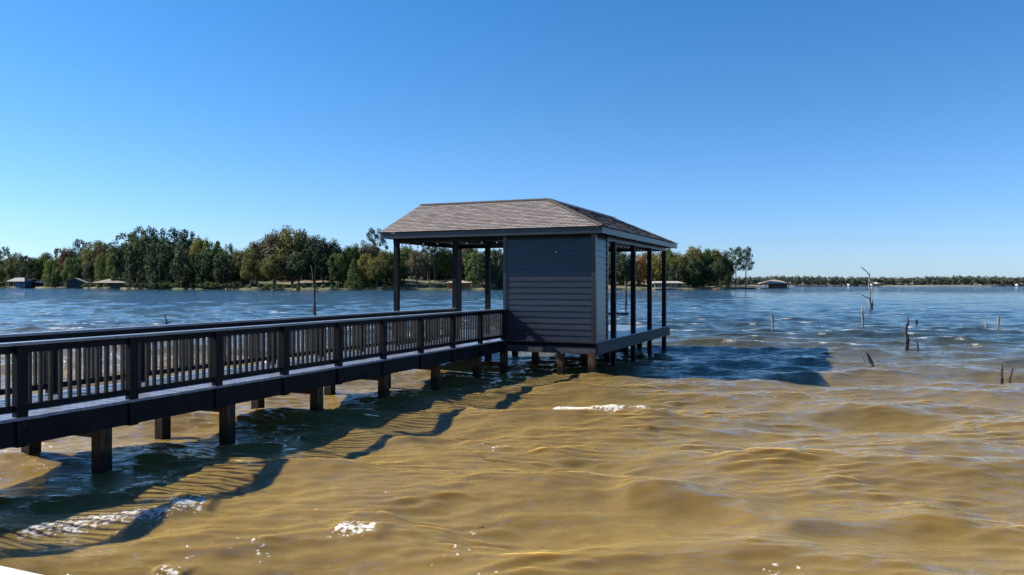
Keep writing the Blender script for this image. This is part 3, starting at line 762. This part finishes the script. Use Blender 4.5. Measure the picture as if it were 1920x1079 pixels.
# ------------------------------------------------------------ buildings on the far banks
def hip_house(name, label, cat, x0, x1, yt, ye, yb, D, wall, roofm, depth=None, ridge=0.3, posts=4, open_=True, wx0=None, wx1=None, deck=True, extra=None):
    a = pw(x0, ye, D); c = pw(x1, ye, D); top = pw(x0, yt, D).z; zb = max(0.25, pw(x0, yb, D).z + 0.15)
    Wd = c.x - a.x; dp = depth or Wd * 0.8; ze = a.z
    root = empty(name, ((a.x + c.x)/2, D + dp/2, 0)); tag(root, label, cat)
    hw, hd, rr = Wd/2, dp/2, Wd/2 * ridge
    m = MB(); e = 0.12
    P = [(-hw,-hd,ze),(hw,-hd,ze),(hw,hd,ze),(-hw,hd,ze)]; Q0, Q1 = (-rr,0,top), (rr,0,top)
    m.quad(P[0],P[1],Q1,Q0); m.quad(P[1],P[2],Q1); m.quad(P[2],P[3],Q0,Q1); m.quad(P[3],P[0],Q0)
    L = [(x,y,z-e*2) for x,y,z in P]; m.quad(*L[::-1])
    for i in range(4): m.quad(L[i], L[(i+1)%4], P[(i+1)%4], P[i])
    m.build('roof', roofm, root)
    i = 0.08 * Wd
    if deck:
        MB().box(-hw + i*.3, hw - i*.3, -hd - 0.6, hd, zb - 0.25, zb).build('dock', M['dock'], root)
    for k in range(posts):
        f = k / (posts - 1); x = -hw + i + (Wd - 2*i) * f
        m = MB().box(x - .11, x + .11, -hd + i, -hd + i + .22, -1.5, ze - 0.245); m.build('post', extra or M['brown'], root)
        m = MB().box(x - .11, x + .11, hd - i - .22, hd - i, -1.5, ze - 0.245); m.build('post', extra or M['brown'], root)
    if wall:
        u0 = -hw + i*1.2 if wx0 is None else pw(wx0, 0, D).x - root.location.x
        u1 = hw - i*1.2 if wx1 is None else pw(wx1, 0, D).x - root.location.x
        MB().box(u0, u1, -hd + i*1.4, hd - i*1.4, zb + .01, ze - 0.25).build('wall', wall, root)
        for k in range(2):
            xm = u0 + (u1 - u0) * (0.3 + 0.4 * k); hh = (ze - zb)
            MB().box(xm - .5, xm + .5, -hd + i*1.4 - .05, -hd + i*1.4 - .004, zb + hh*.35, zb + hh*.65).build('window', M['glass'], root)
    # railing
    m = MB(); m.box(-hw + i, hw - i, -hd - .5, -hd - .44, zb + .85, zb + .93)
    for k in range(9):
        x = -hw + i + (Wd - 2*i) * k / 8; m.box(x - .03, x + .03, -hd - .5, -hd - .44, zb, zb + .85)
    m.build('railing', extra or M['dock'], root)
    return root
hip_house('boathouse', 'white-posted boathouse with blue end wall at the far left shore', 'boathouse', 11, 46, 521, 528, 539.5, 575, M['blue'], M['grey_roof'], ridge=.5, wx0=27, wx1=44, extra=M['white'])
hip_house('boathouse', 'dark low boathouse directly right of the blue and white one', 'boathouse', 35, 71, 521.5, 529, 539.5, 590, M['navy'], M['brown_roof'], ridge=.25)
hip_house('boathouse', 'dark boathouse third from the left edge on the far shore', 'boathouse', 62, 94, 523, 530, 539.5, 585, M['navy'], M['brown_roof'], ridge=.25)
hip_house('boathouse', 'wide boathouse with a brown hipped roof on the left shore', 'boathouse', 170, 249, 520.5, 530.5, 541, 462, M['brown'], M['brown_roof'], ridge=.22, posts=6, wx0=204, wx1=240)
hip_house('boathouse', 'red-walled boathouse with a tan roof seen between the posts', 'boathouse', 833, 884, 525.5, 530.5, 541.5, 366, M['terracotta'], M['tan_roof'], ridge=.1, posts=4, wx0=838, wx1=878, extra=M['terracotta'])
hip_house('boat_dock', 'open boat dock with flat pale roof and white posts', 'boat dock', 1224, 1284, 527.5, 531, 542.5, 392, None, M['pale_roof'], ridge=.75, posts=5, extra=M['white'])
hip_house('boathouse', 'lone boathouse on stilts with a tan roof off the tip of the point', 'boathouse', 1433, 1484, 524.5, 531.5, 541.5, 425, M['brown'], M['tan_roof'], ridge=.08, posts=5, wx0=1452, wx1=1478)
# gable boathouse with black end wall
D = 520; root = empty('boathouse', (pw(136, 0, D).x, D + 6, 0)); tag(root, 'gabled boathouse with a plain dark end wall on the left shore', 'boathouse')
hw = 11 / F * D * 1.55; ze = pw(0, 531, D).z; zt = pw(0, 522, D).z
m = MB()
x0, xm, x1 = pw(110,0,D).x - root.location.x, pw(140,0,D).x - root.location.x, pw(163,0,D).x - root.location.x
m.quad((x0,-6,ze),(xm,-6,zt),(xm,7,zt),(x0,7,ze)); m.quad((xm,-6,zt),(x1,-6,ze),(x1,7,ze),(xm,7,zt))
m.quad((x0,-6,ze-.3),(x0,7,ze-.3),(xm,7,zt-.3),(xm,-6,zt-.3)); m.quad((xm,-6,zt-.3),(xm,7,zt-.3),(x1,7,ze-.3),(x1,-6,ze-.3))
m.quad((x0,-6,ze-.3),(xm,-6,zt-.3),(xm,-6,zt),(x0,-6,ze)); m.quad((xm,-6,zt-.3),(x1,-6,ze-.3),(x1,-6,ze),(xm,-6,zt))
m.build('roof', M['brown_roof'], root)
m = MB(); u0 = pw(124,0,D).x - root.location.x
m.quad((u0,-5.2,.4),(x1-.4,-5.2,.4),(x1-.4,-5.2,ze-.2),(xm,-5.2,zt-.35),(u0,-5.2,ze+.9)); m.box(u0, x1-.4, -5.19, 6.4, .4, ze-.32)
m.build('wall', M['navy'], root)
m = MB().box(x0 - .5, x1 + .3, -6.6, 7, .1, .39); m.build('dock', M['dock'], root)
for k in range(4):
    MB().box(x0+.3+k*1.2, x0+.5+k*1.2, -5.6, -5.4, -1.5, ze-.25+ .3*k*.6).build('post', M['dock'], root)
# walkway from the point to the lone boathouse
root = empty('footbridge', (pw(1425, 0, 428).x, 428, 0)); tag(root, 'low footbridge from the point to the lone boathouse', 'footbridge')
MB().box(-5.5, 5.0, -.8, .8, .55, .75).build('deck', M['dock'], root)
for k in range(5): MB().box(-5.2 + 2.4*k, -5.0 + 2.4*k, -.7, -.5, -1.5, .549).build('post', M['dock'], root)
MB().box(-5.5, 5.0, -.8, -.72, 1.55, 1.65).build('handrail', M['dock'], root)

def gable_house(label, px0, px1, yt, ye, yb, D, wallm, roofm, zb=None):
    a = pw(px0, ye, D); c = pw(px1, ye, D); z0 = zb if zb is not None else pw(0, yb, D).z; hw = (c.x - a.x)/2; dp = hw * 1.2
    root = empty('house', ((a.x + c.x)/2, D + dp, z0)); tag(root, label, 'house')
    h = a.z - z0; t = pw(0, yt, D).z - z0
    MB().box(-hw*.92, hw*.92, -dp*.9, dp*.9, -1, h - .02).build('wall', wallm, root)
    m = MB(); m.quad((-hw,-dp,h),(hw,-dp,h),(hw,0,t),(-hw,0,t)); m.quad((hw,dp,h),(-hw,dp,h),(-hw,0,t),(hw,0,t))
    m.quad((-hw,-dp,h),(-hw,0,t),(-hw,dp,h)); m.quad((hw,-dp,h),(hw,dp,h),(hw,0,t)); m.quad((-hw,-dp,h),(-hw,dp,h),(hw,dp,h),(hw,-dp,h)); m.build('roof', roofm, root)
    for k in range(3):
        x = -hw*.6 + hw*.6*k; MB().box(x - hw*.1, x + hw*.1, -dp*.9 - .08, -dp*.9 - .01, h*.35, h*.7).build('window', M['glass'], root)
    return root
gable_house('cream house with an orange-red roof half hidden by trees behind the boathouse posts', 1188, 1208, 509, 515, 526, 448, M['white'], M['orange'])
gable_house('small white house on the far shore left of the bleached dead tree', 1593, 1603, 531, 533, 535.6, 1165, M['white'], M['grey_roof'], 1.6)
gable_house('long white house on the far shore right of the bleached dead tree', 1637, 1655, 529.5, 532.5, 535.6, 1165, M['white'], M['white'], 1.6)
gable_house('low house with a blue-grey roof on the far shore, second right of the dead tree', 1686, 1698, 531, 533, 535.6, 1165, M['blue'], M['grey_roof'], 1.6)
gable_house('white house third to the right of the dead tree on the far shore', 1702, 1713, 530.5, 533, 535.6, 1165, M['white'], M['grey_roof'], 1.6)
gable_house('tiny white house on the far shore near the right edge', 1842, 1850, 532.6, 534, 536, 1165, M['white'], M['grey_roof'], 1.6)
gable_house('white house cut by the right edge on the far shore', 1911, 1922, 531, 533.4, 536, 1165, M['white'], M['grey_roof'], 1.6)

# ------------------------------------------------------------ trees
def cards(m, c, r, n, s, flatz=1.0):
    c = np.array(c)
    d = rng.normal(0, 1, (n, 3)); d /= np.linalg.norm(d, axis=1)[:, None]
    rad = r * rng.uniform(0.45, 1.05, (n, 1))
    P = c + d * rad * np.array([1, 1, flatz])
    nn = d * 0.8 + rng.normal(0, 0.55, (n, 3)) + np.array([0, 0, 0.25]); nn /= np.linalg.norm(nn, axis=1)[:, None]
    u = np.cross(nn, rng.normal(0, 1, (n, 3))); u /= np.linalg.norm(u, axis=1)[:, None]; v = np.cross(nn, u)
    sz = s * rng.uniform(0.6, 1.3, (n, 1))
    for a, b_, cc, dd in zip(P + u*sz, P + v*sz*.7, P - u*sz, P - v*sz*.7):
        k = len(m.v); m.v += [tuple(a), tuple(b_), tuple(cc), tuple(dd)]; m.f.append((k, k+1, k+2, k+3))
def trunk_mesh(h, r, limbs, lean=0.0):
    m = MB(); m.tube([(0,0,-.06), (0,0,0), (lean*.3,0,h*.4), (lean,0,h)], [r*1.3, r*1.1, r*.8, r*.35], 7)
    for (z, a, l, rise) in limbs:
        m.tube([(lean*z/h, 0, z), (lean*z/h + math.cos(a)*l*.5, math.sin(a)*l*.5, z + rise*.4), (lean*z/h + math.cos(a)*l, math.sin(a)*l, z + rise)], [r*.4, r*.28, r*.1], 5)
    return m.mesh('trunk', M['bark'], True)
PROTO = {}
def proto(kind, var):
    m = MB(); limbs = [(random.uniform(.25, .6), random.uniform(0, 6.28), random.uniform(.2, .34), random.uniform(.08, .2)) for _ in range(7)]
    if kind == 'oak':
        for k in range(96):
            a = random.uniform(0, 6.28); u = random.uniform(-.75, 1); q = math.sqrt(max(0, 1 - u*u)); f = random.uniform(.72, 1.0) * (1 + .13*math.sin(3*a + var*2))
            r = random.uniform(.085, .135)
            cards(m, (math.cos(a)*q*.36*f, math.sin(a)*q*.36*f, .58 + u*.33*f), r, 78, .018)
        tr = trunk_mesh(.7, .028, limbs)
    elif kind == 'dense':
        for k in range(84):
            a = random.uniform(0, 6.28); z = random.uniform(.04, .95); q = .40 * math.sqrt(max(0.03, 1 - (abs(z - .45) / .57) ** 2.6)) * random.uniform(.55, 1.05) * (1 + .15*math.sin(2*a + var))
            cards(m, (math.cos(a)*q, math.sin(a)*q, z), random.uniform(.07, .12), 84, .019)
        tr = trunk_mesh(.75, .025, limbs)
    elif kind == 'pine':
        limbs = []
        for k in range(34):
            z = .34 + .62 * (k / 33); a = k * 2.4 + var; q = .36 * math.sqrt(max(.04, 1 - abs((z - .62) / .40) ** 2)) * random.uniform(.45, 1.05)
            limbs.append((z - .02, a, q, .02)) if k % 3 == 0 else None
            cards(m, (math.cos(a)*q, math.sin(a)*q, z + random.uniform(-.01, .01)), random.uniform(.07, .115), 95, .016, .7)
        tr = trunk_mesh(.94, .018, limbs)
    elif kind == 'sparse':
        limbs = []
        for k in range(27):
            z = .46 + .50 * (k / 26); a = k * 2.4 + var*1.7; q = .34 * random.uniform(.25, 1.0) * (1.15 - z) ** .4
            limbs.append((z - .05, a, q, .04))
            cards(m, (math.cos(a)*q, math.sin(a)*q, z), random.uniform(.06, .10), 80, .015, .7)
        tr = trunk_mesh(.92, .016, limbs, lean=random.uniform(-.05, .05))
    elif kind == 'cone':
        for k in range(80):
            z = .03 + .94 * (k / 79); a = k * 2.4; q = .36 * (1 - z) ** .75 * random.uniform(.7, 1.05)
            cards(m, (math.cos(a)*q, math.sin(a)*q, z), random.uniform(.05, .085), 66, .016, .8)
        tr = trunk_mesh(.8, .022, [])
    elif kind == 'bush':
        for k in range(30):
            a = random.uniform(0, 6.28); z = random.uniform(.15, .8); q = .42 * math.sqrt(max(.05, 1 - ((z-.4)/.55)**2)) * random.uniform(.5, 1)
            cards(m, (math.cos(a)*q, math.sin(a)*q, z), random.uniform(.13, .2), 40, .045)
        tr = trunk_mesh(.5, .03, [])
    PROTO[(kind, var)] = (m.mesh('crown', M['leaf']), tr)
for kd, nv in (('oak', 3), ('dense', 3), ('pine', 3), ('sparse', 2), ('cone', 1), ('bush', 2)):
    for v in range(nv): proto(kd, v)
NV = {'oak': 3, 'dense': 3, 'pine': 3, 'sparse': 2, 'cone': 1, 'bush': 2}
COL = {'dark': (0.045, 0.075, 0.034), 'pine': (0.036, 0.076, 0.040), 'green': (0.085, 0.135, 0.034), 'olive': (0.14, 0.145, 0.042),
       'light': (0.125, 0.17, 0.045), 'yellow': (0.23, 0.20, 0.04), 'rust': (0.17, 0.085, 0.042), 'orange': (0.45, 0.18, 0.04), 'grey': (0.15, 0.145, 0.09)}
def tree(px, yt, wpx, kind, col, s, label=None, group=None, name=None, pale=False):
    D = interp(px, SHORE) + s; zb = land_z(px, s) - 0.1; X = (px - 960) / F * D
    h = max(2.5, EYE + (HOR - yt) / F * D - zb); hw = wpx / 2 / F * D / 0.42
    nm = name or {'oak': 'oak_tree', 'dense': 'leafy_tree', 'pine': 'pine_tree', 'sparse': 'pine_tree', 'cone': 'conical_tree', 'bush': 'bush'}[kind]
    root = empty(nm, (X, D, zb), random.uniform(0, 6.28)); root.scale = (hw, hw, h)
    cr, tr = PROTO[(kind, random.randrange(NV[kind]))]
    o = bpy.data.objects.new('crown', cr); C.objects.link(o); o.parent = root
    c = COL[col]; j = random.uniform(.78, 1.12); o.color = (c[0]*j*random.uniform(.93,1.08), c[1]*j, c[2]*j, 1)
    k = bpy.data.objects.new('trunk', tr); C.objects.link(k); k.parent = root
    if pale:
        k.data = tr.copy(); k.data.materials[0] = M['palebark']
    cat = 'bush' if kind == 'bush' else 'tree'
    tag(root, label, cat, group)
T = [
 # left, far part of the wood
 (8, 463, 34, 'pine', 'pine', 22, 'dark pine standing highest at the far left edge of the wood'),
 (28, 474, 34, 'dense', 'olive', 18, 'olive tree behind the blue and white boathouse'),
 (52, 480, 40, 'dense', 'dark', 10, 'dark bushy tree above the two dark-roofed boathouses at far left'),
 (85, 470, 38, 'oak', 'green', 26, 'green round tree on the skyline above the dark boathouses'),
 (112, 466, 30, 'dense', 'green', 22, 'green tree left of the first rust-coloured crown'),
 (100, 488, 36, 'dense', 'light', 8, 'light green low tree behind the gabled boathouse'),
 (128, 462, 30, 'oak', 'rust', 24, 'rust-coloured tree farthest left on the skyline'),
 (150, 449, 42, 'pine', 'pine', 26, 'dark pine rising above the rust-coloured trees on the left'),
 (180, 446, 52, 'oak', 'olive', 24, 'broad olive and bronze oak left of the big evergreens'),
 (192, 464, 26, 'dense', 'rust', 13, 'small rust tree just left of the big evergreens'),
 (140, 484, 48, 'dense', 'green', 7, 'green bushy tree straight above the dark gable end'),
 (170, 488, 30, 'oak', 'dark', 5, 'dark low tree between the gabled and the wide boathouse'),
 (197, 474, 40, 'dense', 'light', 8, 'light green tree right behind the wide brown-roofed boathouse'),
 (226, 470, 40, 'dense', 'light', 9, 'yellow-green tree over the right end of the wide boathouse'),
 # big evergreens
 (243, 438, 56, 'dense', 'pine', 22, 'tall dark evergreen at the left end of the tallest clump'),
 (266, 425, 58, 'pine', 'green', 24, 'highest evergreen of the tallest clump, over the shore bend'),
 (292, 429, 48, 'dense', 'dark', 20, 'dark round evergreen second from the highest one'),
 (322, 430, 62, 'dense', 'pine', 24, 'dark evergreen in the middle of the tallest clump'),
 (350, 431, 54, 'pine', 'pine', 26, 'dark flat-topped pine left of the yellow crown'),
 (258, 462, 52, 'dense', 'dark', 8, 'dark front tree at the waterline below the highest evergreen'),
 (300, 458, 58, 'dense', 'dark', 6, 'dark front tree at the waterline in the centre of the tall clump'),
 (346, 462, 56, 'dense', 'dark', 7, 'dark front tree at the waterline below the flat-topped pine'),
 (376, 441, 46, 'oak', 'yellow', 26, 'yellow-topped tree on the right shoulder of the tall clump'),
 (396, 452, 48, 'dense', 'green', 18, 'green tree just right of the yellow-topped one'),
 (385, 474, 48, 'dense', 'dark', 8, 'dark front tree at the waterline under the yellow crown'),
 (424, 458, 36, 'dense', 'green', 20, 'green tree in the dip between the tall clump and the great oak'),
 (420, 478, 44, 'dense', 'dark', 9, 'dark tree at the right foot of the tall clump'),
 # oak group
 (452, 468, 44, 'oak', 'olive', 18, 'olive oak at the left foot of the great oak'),
 (482, 448, 56, 'oak', 'olive', 24, 'wide olive oak on the left shoulder of the great oak'),
 (514, 434, 62, 'oak', 'grey', 26, 'grey-green oak just left of the highest central crown'),
 (548, 422, 76, 'oak', 'olive', 28, 'great broad oak, the highest crown left of the boathouse'),
 (590, 437, 60, 'oak', 'dark', 26, 'dark oak behind the thin dead tree'),
 (622, 450, 50, 'oak', 'dark', 30, 'dark oak sloping down right of the great oak'),
 (470, 482, 42, 'oak', 'olive', 12, 'low olive oak on the bank, leftmost below the great oak'),
 (560, 470, 60, 'oak', 'dark', 18, 'dark spreading oak in front of the great oak'),
 (516, 474, 54, 'oak', 'olive', 14, 'lower olive oak in front of the grey-green oak'),
 (606, 474, 44, 'oak', 'dark', 22, 'dark low oak right beside the thin dead tree'),
 (633, 476, 34, 'dense', 'light', 16, 'small yellow-green tree left of the conical one'),
 (664, 486, 42, 'cone', 'light', 5, 'light green conical tree at the water edge'),
 (660, 458, 46, 'oak', 'green', 34, 'green oak on the skyline above the conical tree'),
 (692, 454, 48, 'oak', 'grey', 32, 'grey-green oak left of the tall lone pine'),
 (703, 428, 52, 'pine', 'pine', 40, 'tall lone pine showing above the boathouse eave'),
 (684, 476, 34, 'dense', 'yellow', 15, 'yellowish tree behind the conical tree'),
 (706, 484, 40, 'oak', 'olive', 8, 'olive tree on the bank left of the boathouse corner post'),
 (724, 466, 46, 'oak', 'olive', 18, 'olive tree right at the boathouse left corner'),
 # seen through the boathouse
 (758, 458, 50, 'oak', 'green', 26, 'green oak in the left opening, nearest the corner post'),
 (782, 470, 46, 'oak', 'grey', 14, 'grey-green tree in the middle of the left opening'),
 (806, 452, 48, 'pine', 'dark', 22, 'pine with pale bare trunks seen in the left opening'),
 (815, 462, 40, 'sparse', 'dark', 18, 'slim pine with a pale trunk beside the red boathouse'),
 (836, 462, 46, 'oak', 'green', 22, 'green oak behind the red-walled boathouse'),
 (872, 456, 48, 'oak', 'grey', 20, 'grey oak right of the middle post'),
 (890, 474, 38, 'dense', 'light', 10, 'light green tree in the middle opening'),
 (904, 484, 36, 'oak', 'dark', 5, 'dark low tree at the waterline right of the red boathouse'),
 (935, 468, 44, 'dense', 'dark', 6, 'dark green tree in the narrow opening beside the siding wall'),
 (1150, 462, 40, 'dense', 'dark', 28, 'dark tree next to the blue side wall'),
 (1172, 470, 40, 'oak', 'dark', 22, 'dark oak behind the round piling'),
 (1200, 482, 20, 'dense', 'orange', 24, 'small bright orange tree between the boathouse posts'),
 (1212, 470, 38, 'oak', 'grey', 34, 'grey tree behind the orange one'),
 (1233, 474, 34, 'dense', 'yellow', 20, 'yellow-green tree between the two farthest posts'),
 (1256, 464, 36, 'oak', 'light', 26, 'light green tree right at the far corner of the eave'),
 # the point
 (1274, 474, 40, 'oak', 'olive', 20, 'olive tree first right of the boathouse'),
 (1268, 498, 34, 'dense', 'dark', 10, 'dark low tree over the open boat dock'),
 (1304, 459, 46, 'oak', 'olive', 22, 'tallest round oak on the point'),
 (1302, 478, 40, 'dense', 'dark', 14, 'dark round tree in front of the tallest oak on the point'),
 (1330, 462, 40, 'oak', 'green', 20, 'green oak in the middle of the point'),
 (1346, 464, 40, 'oak', 'yellow', 18, 'yellowing oak on the point'),
 (1342, 490, 44, 'oak', 'dark', 8, 'dark spreading tree at the bank below the yellowing oak'),
 (1362, 470, 30, 'sparse', 'dark', 16, 'thin tree right of the yellowing oak'),
 (1380, 463, 50, 'sparse', 'green', 12, 'tall open pine, left of the last two on the point'),
 (1398, 463, 58, 'sparse', 'pine', 8, 'tall open pine at the very tip of the point'),
]
for (px, yt, w, kd, col, s, lb) in T:
    tree(px, yt, w, kd, col, s, lb, pale=('pale' in lb))
# the closed ranks behind: nothing tells them apart
SKY = [(-400, 480), (0, 476), (60, 480), (120, 474), (170, 458), (230, 450), (270, 436), (350, 440), (410, 460), (440, 476), (480, 460), (545, 438), (600, 450), (650, 462), (700, 462), (760, 464), (900, 464), (1000, 468), (1200, 474), (1290, 474), (1350, 474), (1366, 482)]
GB = 'trees packed in the ranks behind'
px = -380.0
while px < 1362:
    col = random.choice(['dark', 'green', 'olive', 'dark', 'green', 'grey', 'rust' if px < 230 else 'olive', 'light' if random.random() < .4 else 'dark'])
    tree(px, interp(px, SKY) + random.uniform(2, 12), random.uniform(30, 48), random.choice(['oak', 'dense', 'oak', 'pine']), col, random.uniform(42, 75),
         'tree packed in the back rank of the wooded shore behind the front trees', GB)
    px += random.uniform(13, 20)
px = -380.0
while px < 1345:
    tree(px, interp(px, SKY) + random.uniform(12, 26), random.uniform(44, 60), 'dense', random.choice(['dark', 'green', 'dark']), random.uniform(85, 120),
         'tree packed in the back rank of the wooded shore behind the front trees', GB)
    px += random.uniform(12, 17)
px = -380.0
while px < 1366:
    if not (440 < px < 660 or 730 < px < 870 or 1150 < px < 1300) or random.random() < .25:
        tree(px, random.uniform(496, 512), random.uniform(24, 36), 'dense', random.choice(['dark', 'green', 'dark', 'dark']), random.uniform(16, 40),
             'low dark understory tree under the taller crowns of the wooded shore', 'understory trees under the crowns')
    px += random.uniform(14, 22)
# reeds and bushes along the bank
px = -60.0
while px < 450:
    if not (5 < px < 96 or 108 < px < 165 or 168 < px < 252):
        tree(px, 531.0 - random.uniform(0, 6), random.uniform(12, 22), 'bush', random.choice(['dark', 'green', 'dark']), random.uniform(1.0, 3.0),
             'dark low bush at the waterline along the left shore', 'dark bushes along the left shore')
    px += random.uniform(8, 13)
px = 452.0
while px < 745:
    tree(px, 538.0 - random.uniform(0, 2.5), random.uniform(5, 12), 'bush', random.choice(['light', 'olive', 'green']), random.uniform(0.6, 2.5),
         'small bush on the grassy bank below the great oak', 'small bushes along the bank')
    px += random.uniform(9, 22)

# far wood beyond the open water
m = MB()
for px in np.arange(1290, 2650, 5.0):
    for row in range(3):
        D = 1163 + row * 22 + random.uniform(-6, 6); q = px + random.uniform(-4, 4)
        top = EYE + (HOR - (517.5 + 1.2 * math.sin(q * .02) + random.uniform(0, 3.5) + (2 - row) * 1.4)) / F * D
        X = (q - 960) / F * D; w = random.uniform(3.5, 6.5)
        for k in range(5):
            z = top * random.uniform(.25, .82) if k else top - 2.5
            cards(m, (X + random.uniform(-w, w)*.7, D + random.uniform(-3, 3), z), random.uniform(2.4, 3.8), 26, 0.95)
me = m.mesh('far_wood', None); 
def far_leaf():
    m_, t, b = new_mat('far_leaves')
    g = N(t, 'ShaderNodeNewGeometry')
    n1 = N(t, 'ShaderNodeTexNoise', Scale=0.06, Detail=3.0); t.links.new(coords(t), n1.inputs['Vector'])
    r2 = ramp(t, n1.outputs[0], ((0.3, (0.035, 0.060, 0.045)), (0.5, (0.055, 0.075, 0.048)), (0.68, (0.075, 0.066, 0.046)), (0.75, (0.05, 0.07, 0.042))))
    r = ramp(t, g.outputs['Random Per Island'], ((0.0, 0.6), (1.0, 1.4)))
    t.links.new(mix(t, 1.0, r2.outputs[0], r.outputs[0], 'MULTIPLY'), b.inputs['Base Color']); b.inputs['Roughness'].default_value = 0.8
    return m_
me.materials.append(far_leaf())
o = bpy.data.objects.new('far_wood', me); C.objects.link(o)
tag(o, 'long low wood along the far shore at the horizon', 'wood', kind='stuff')
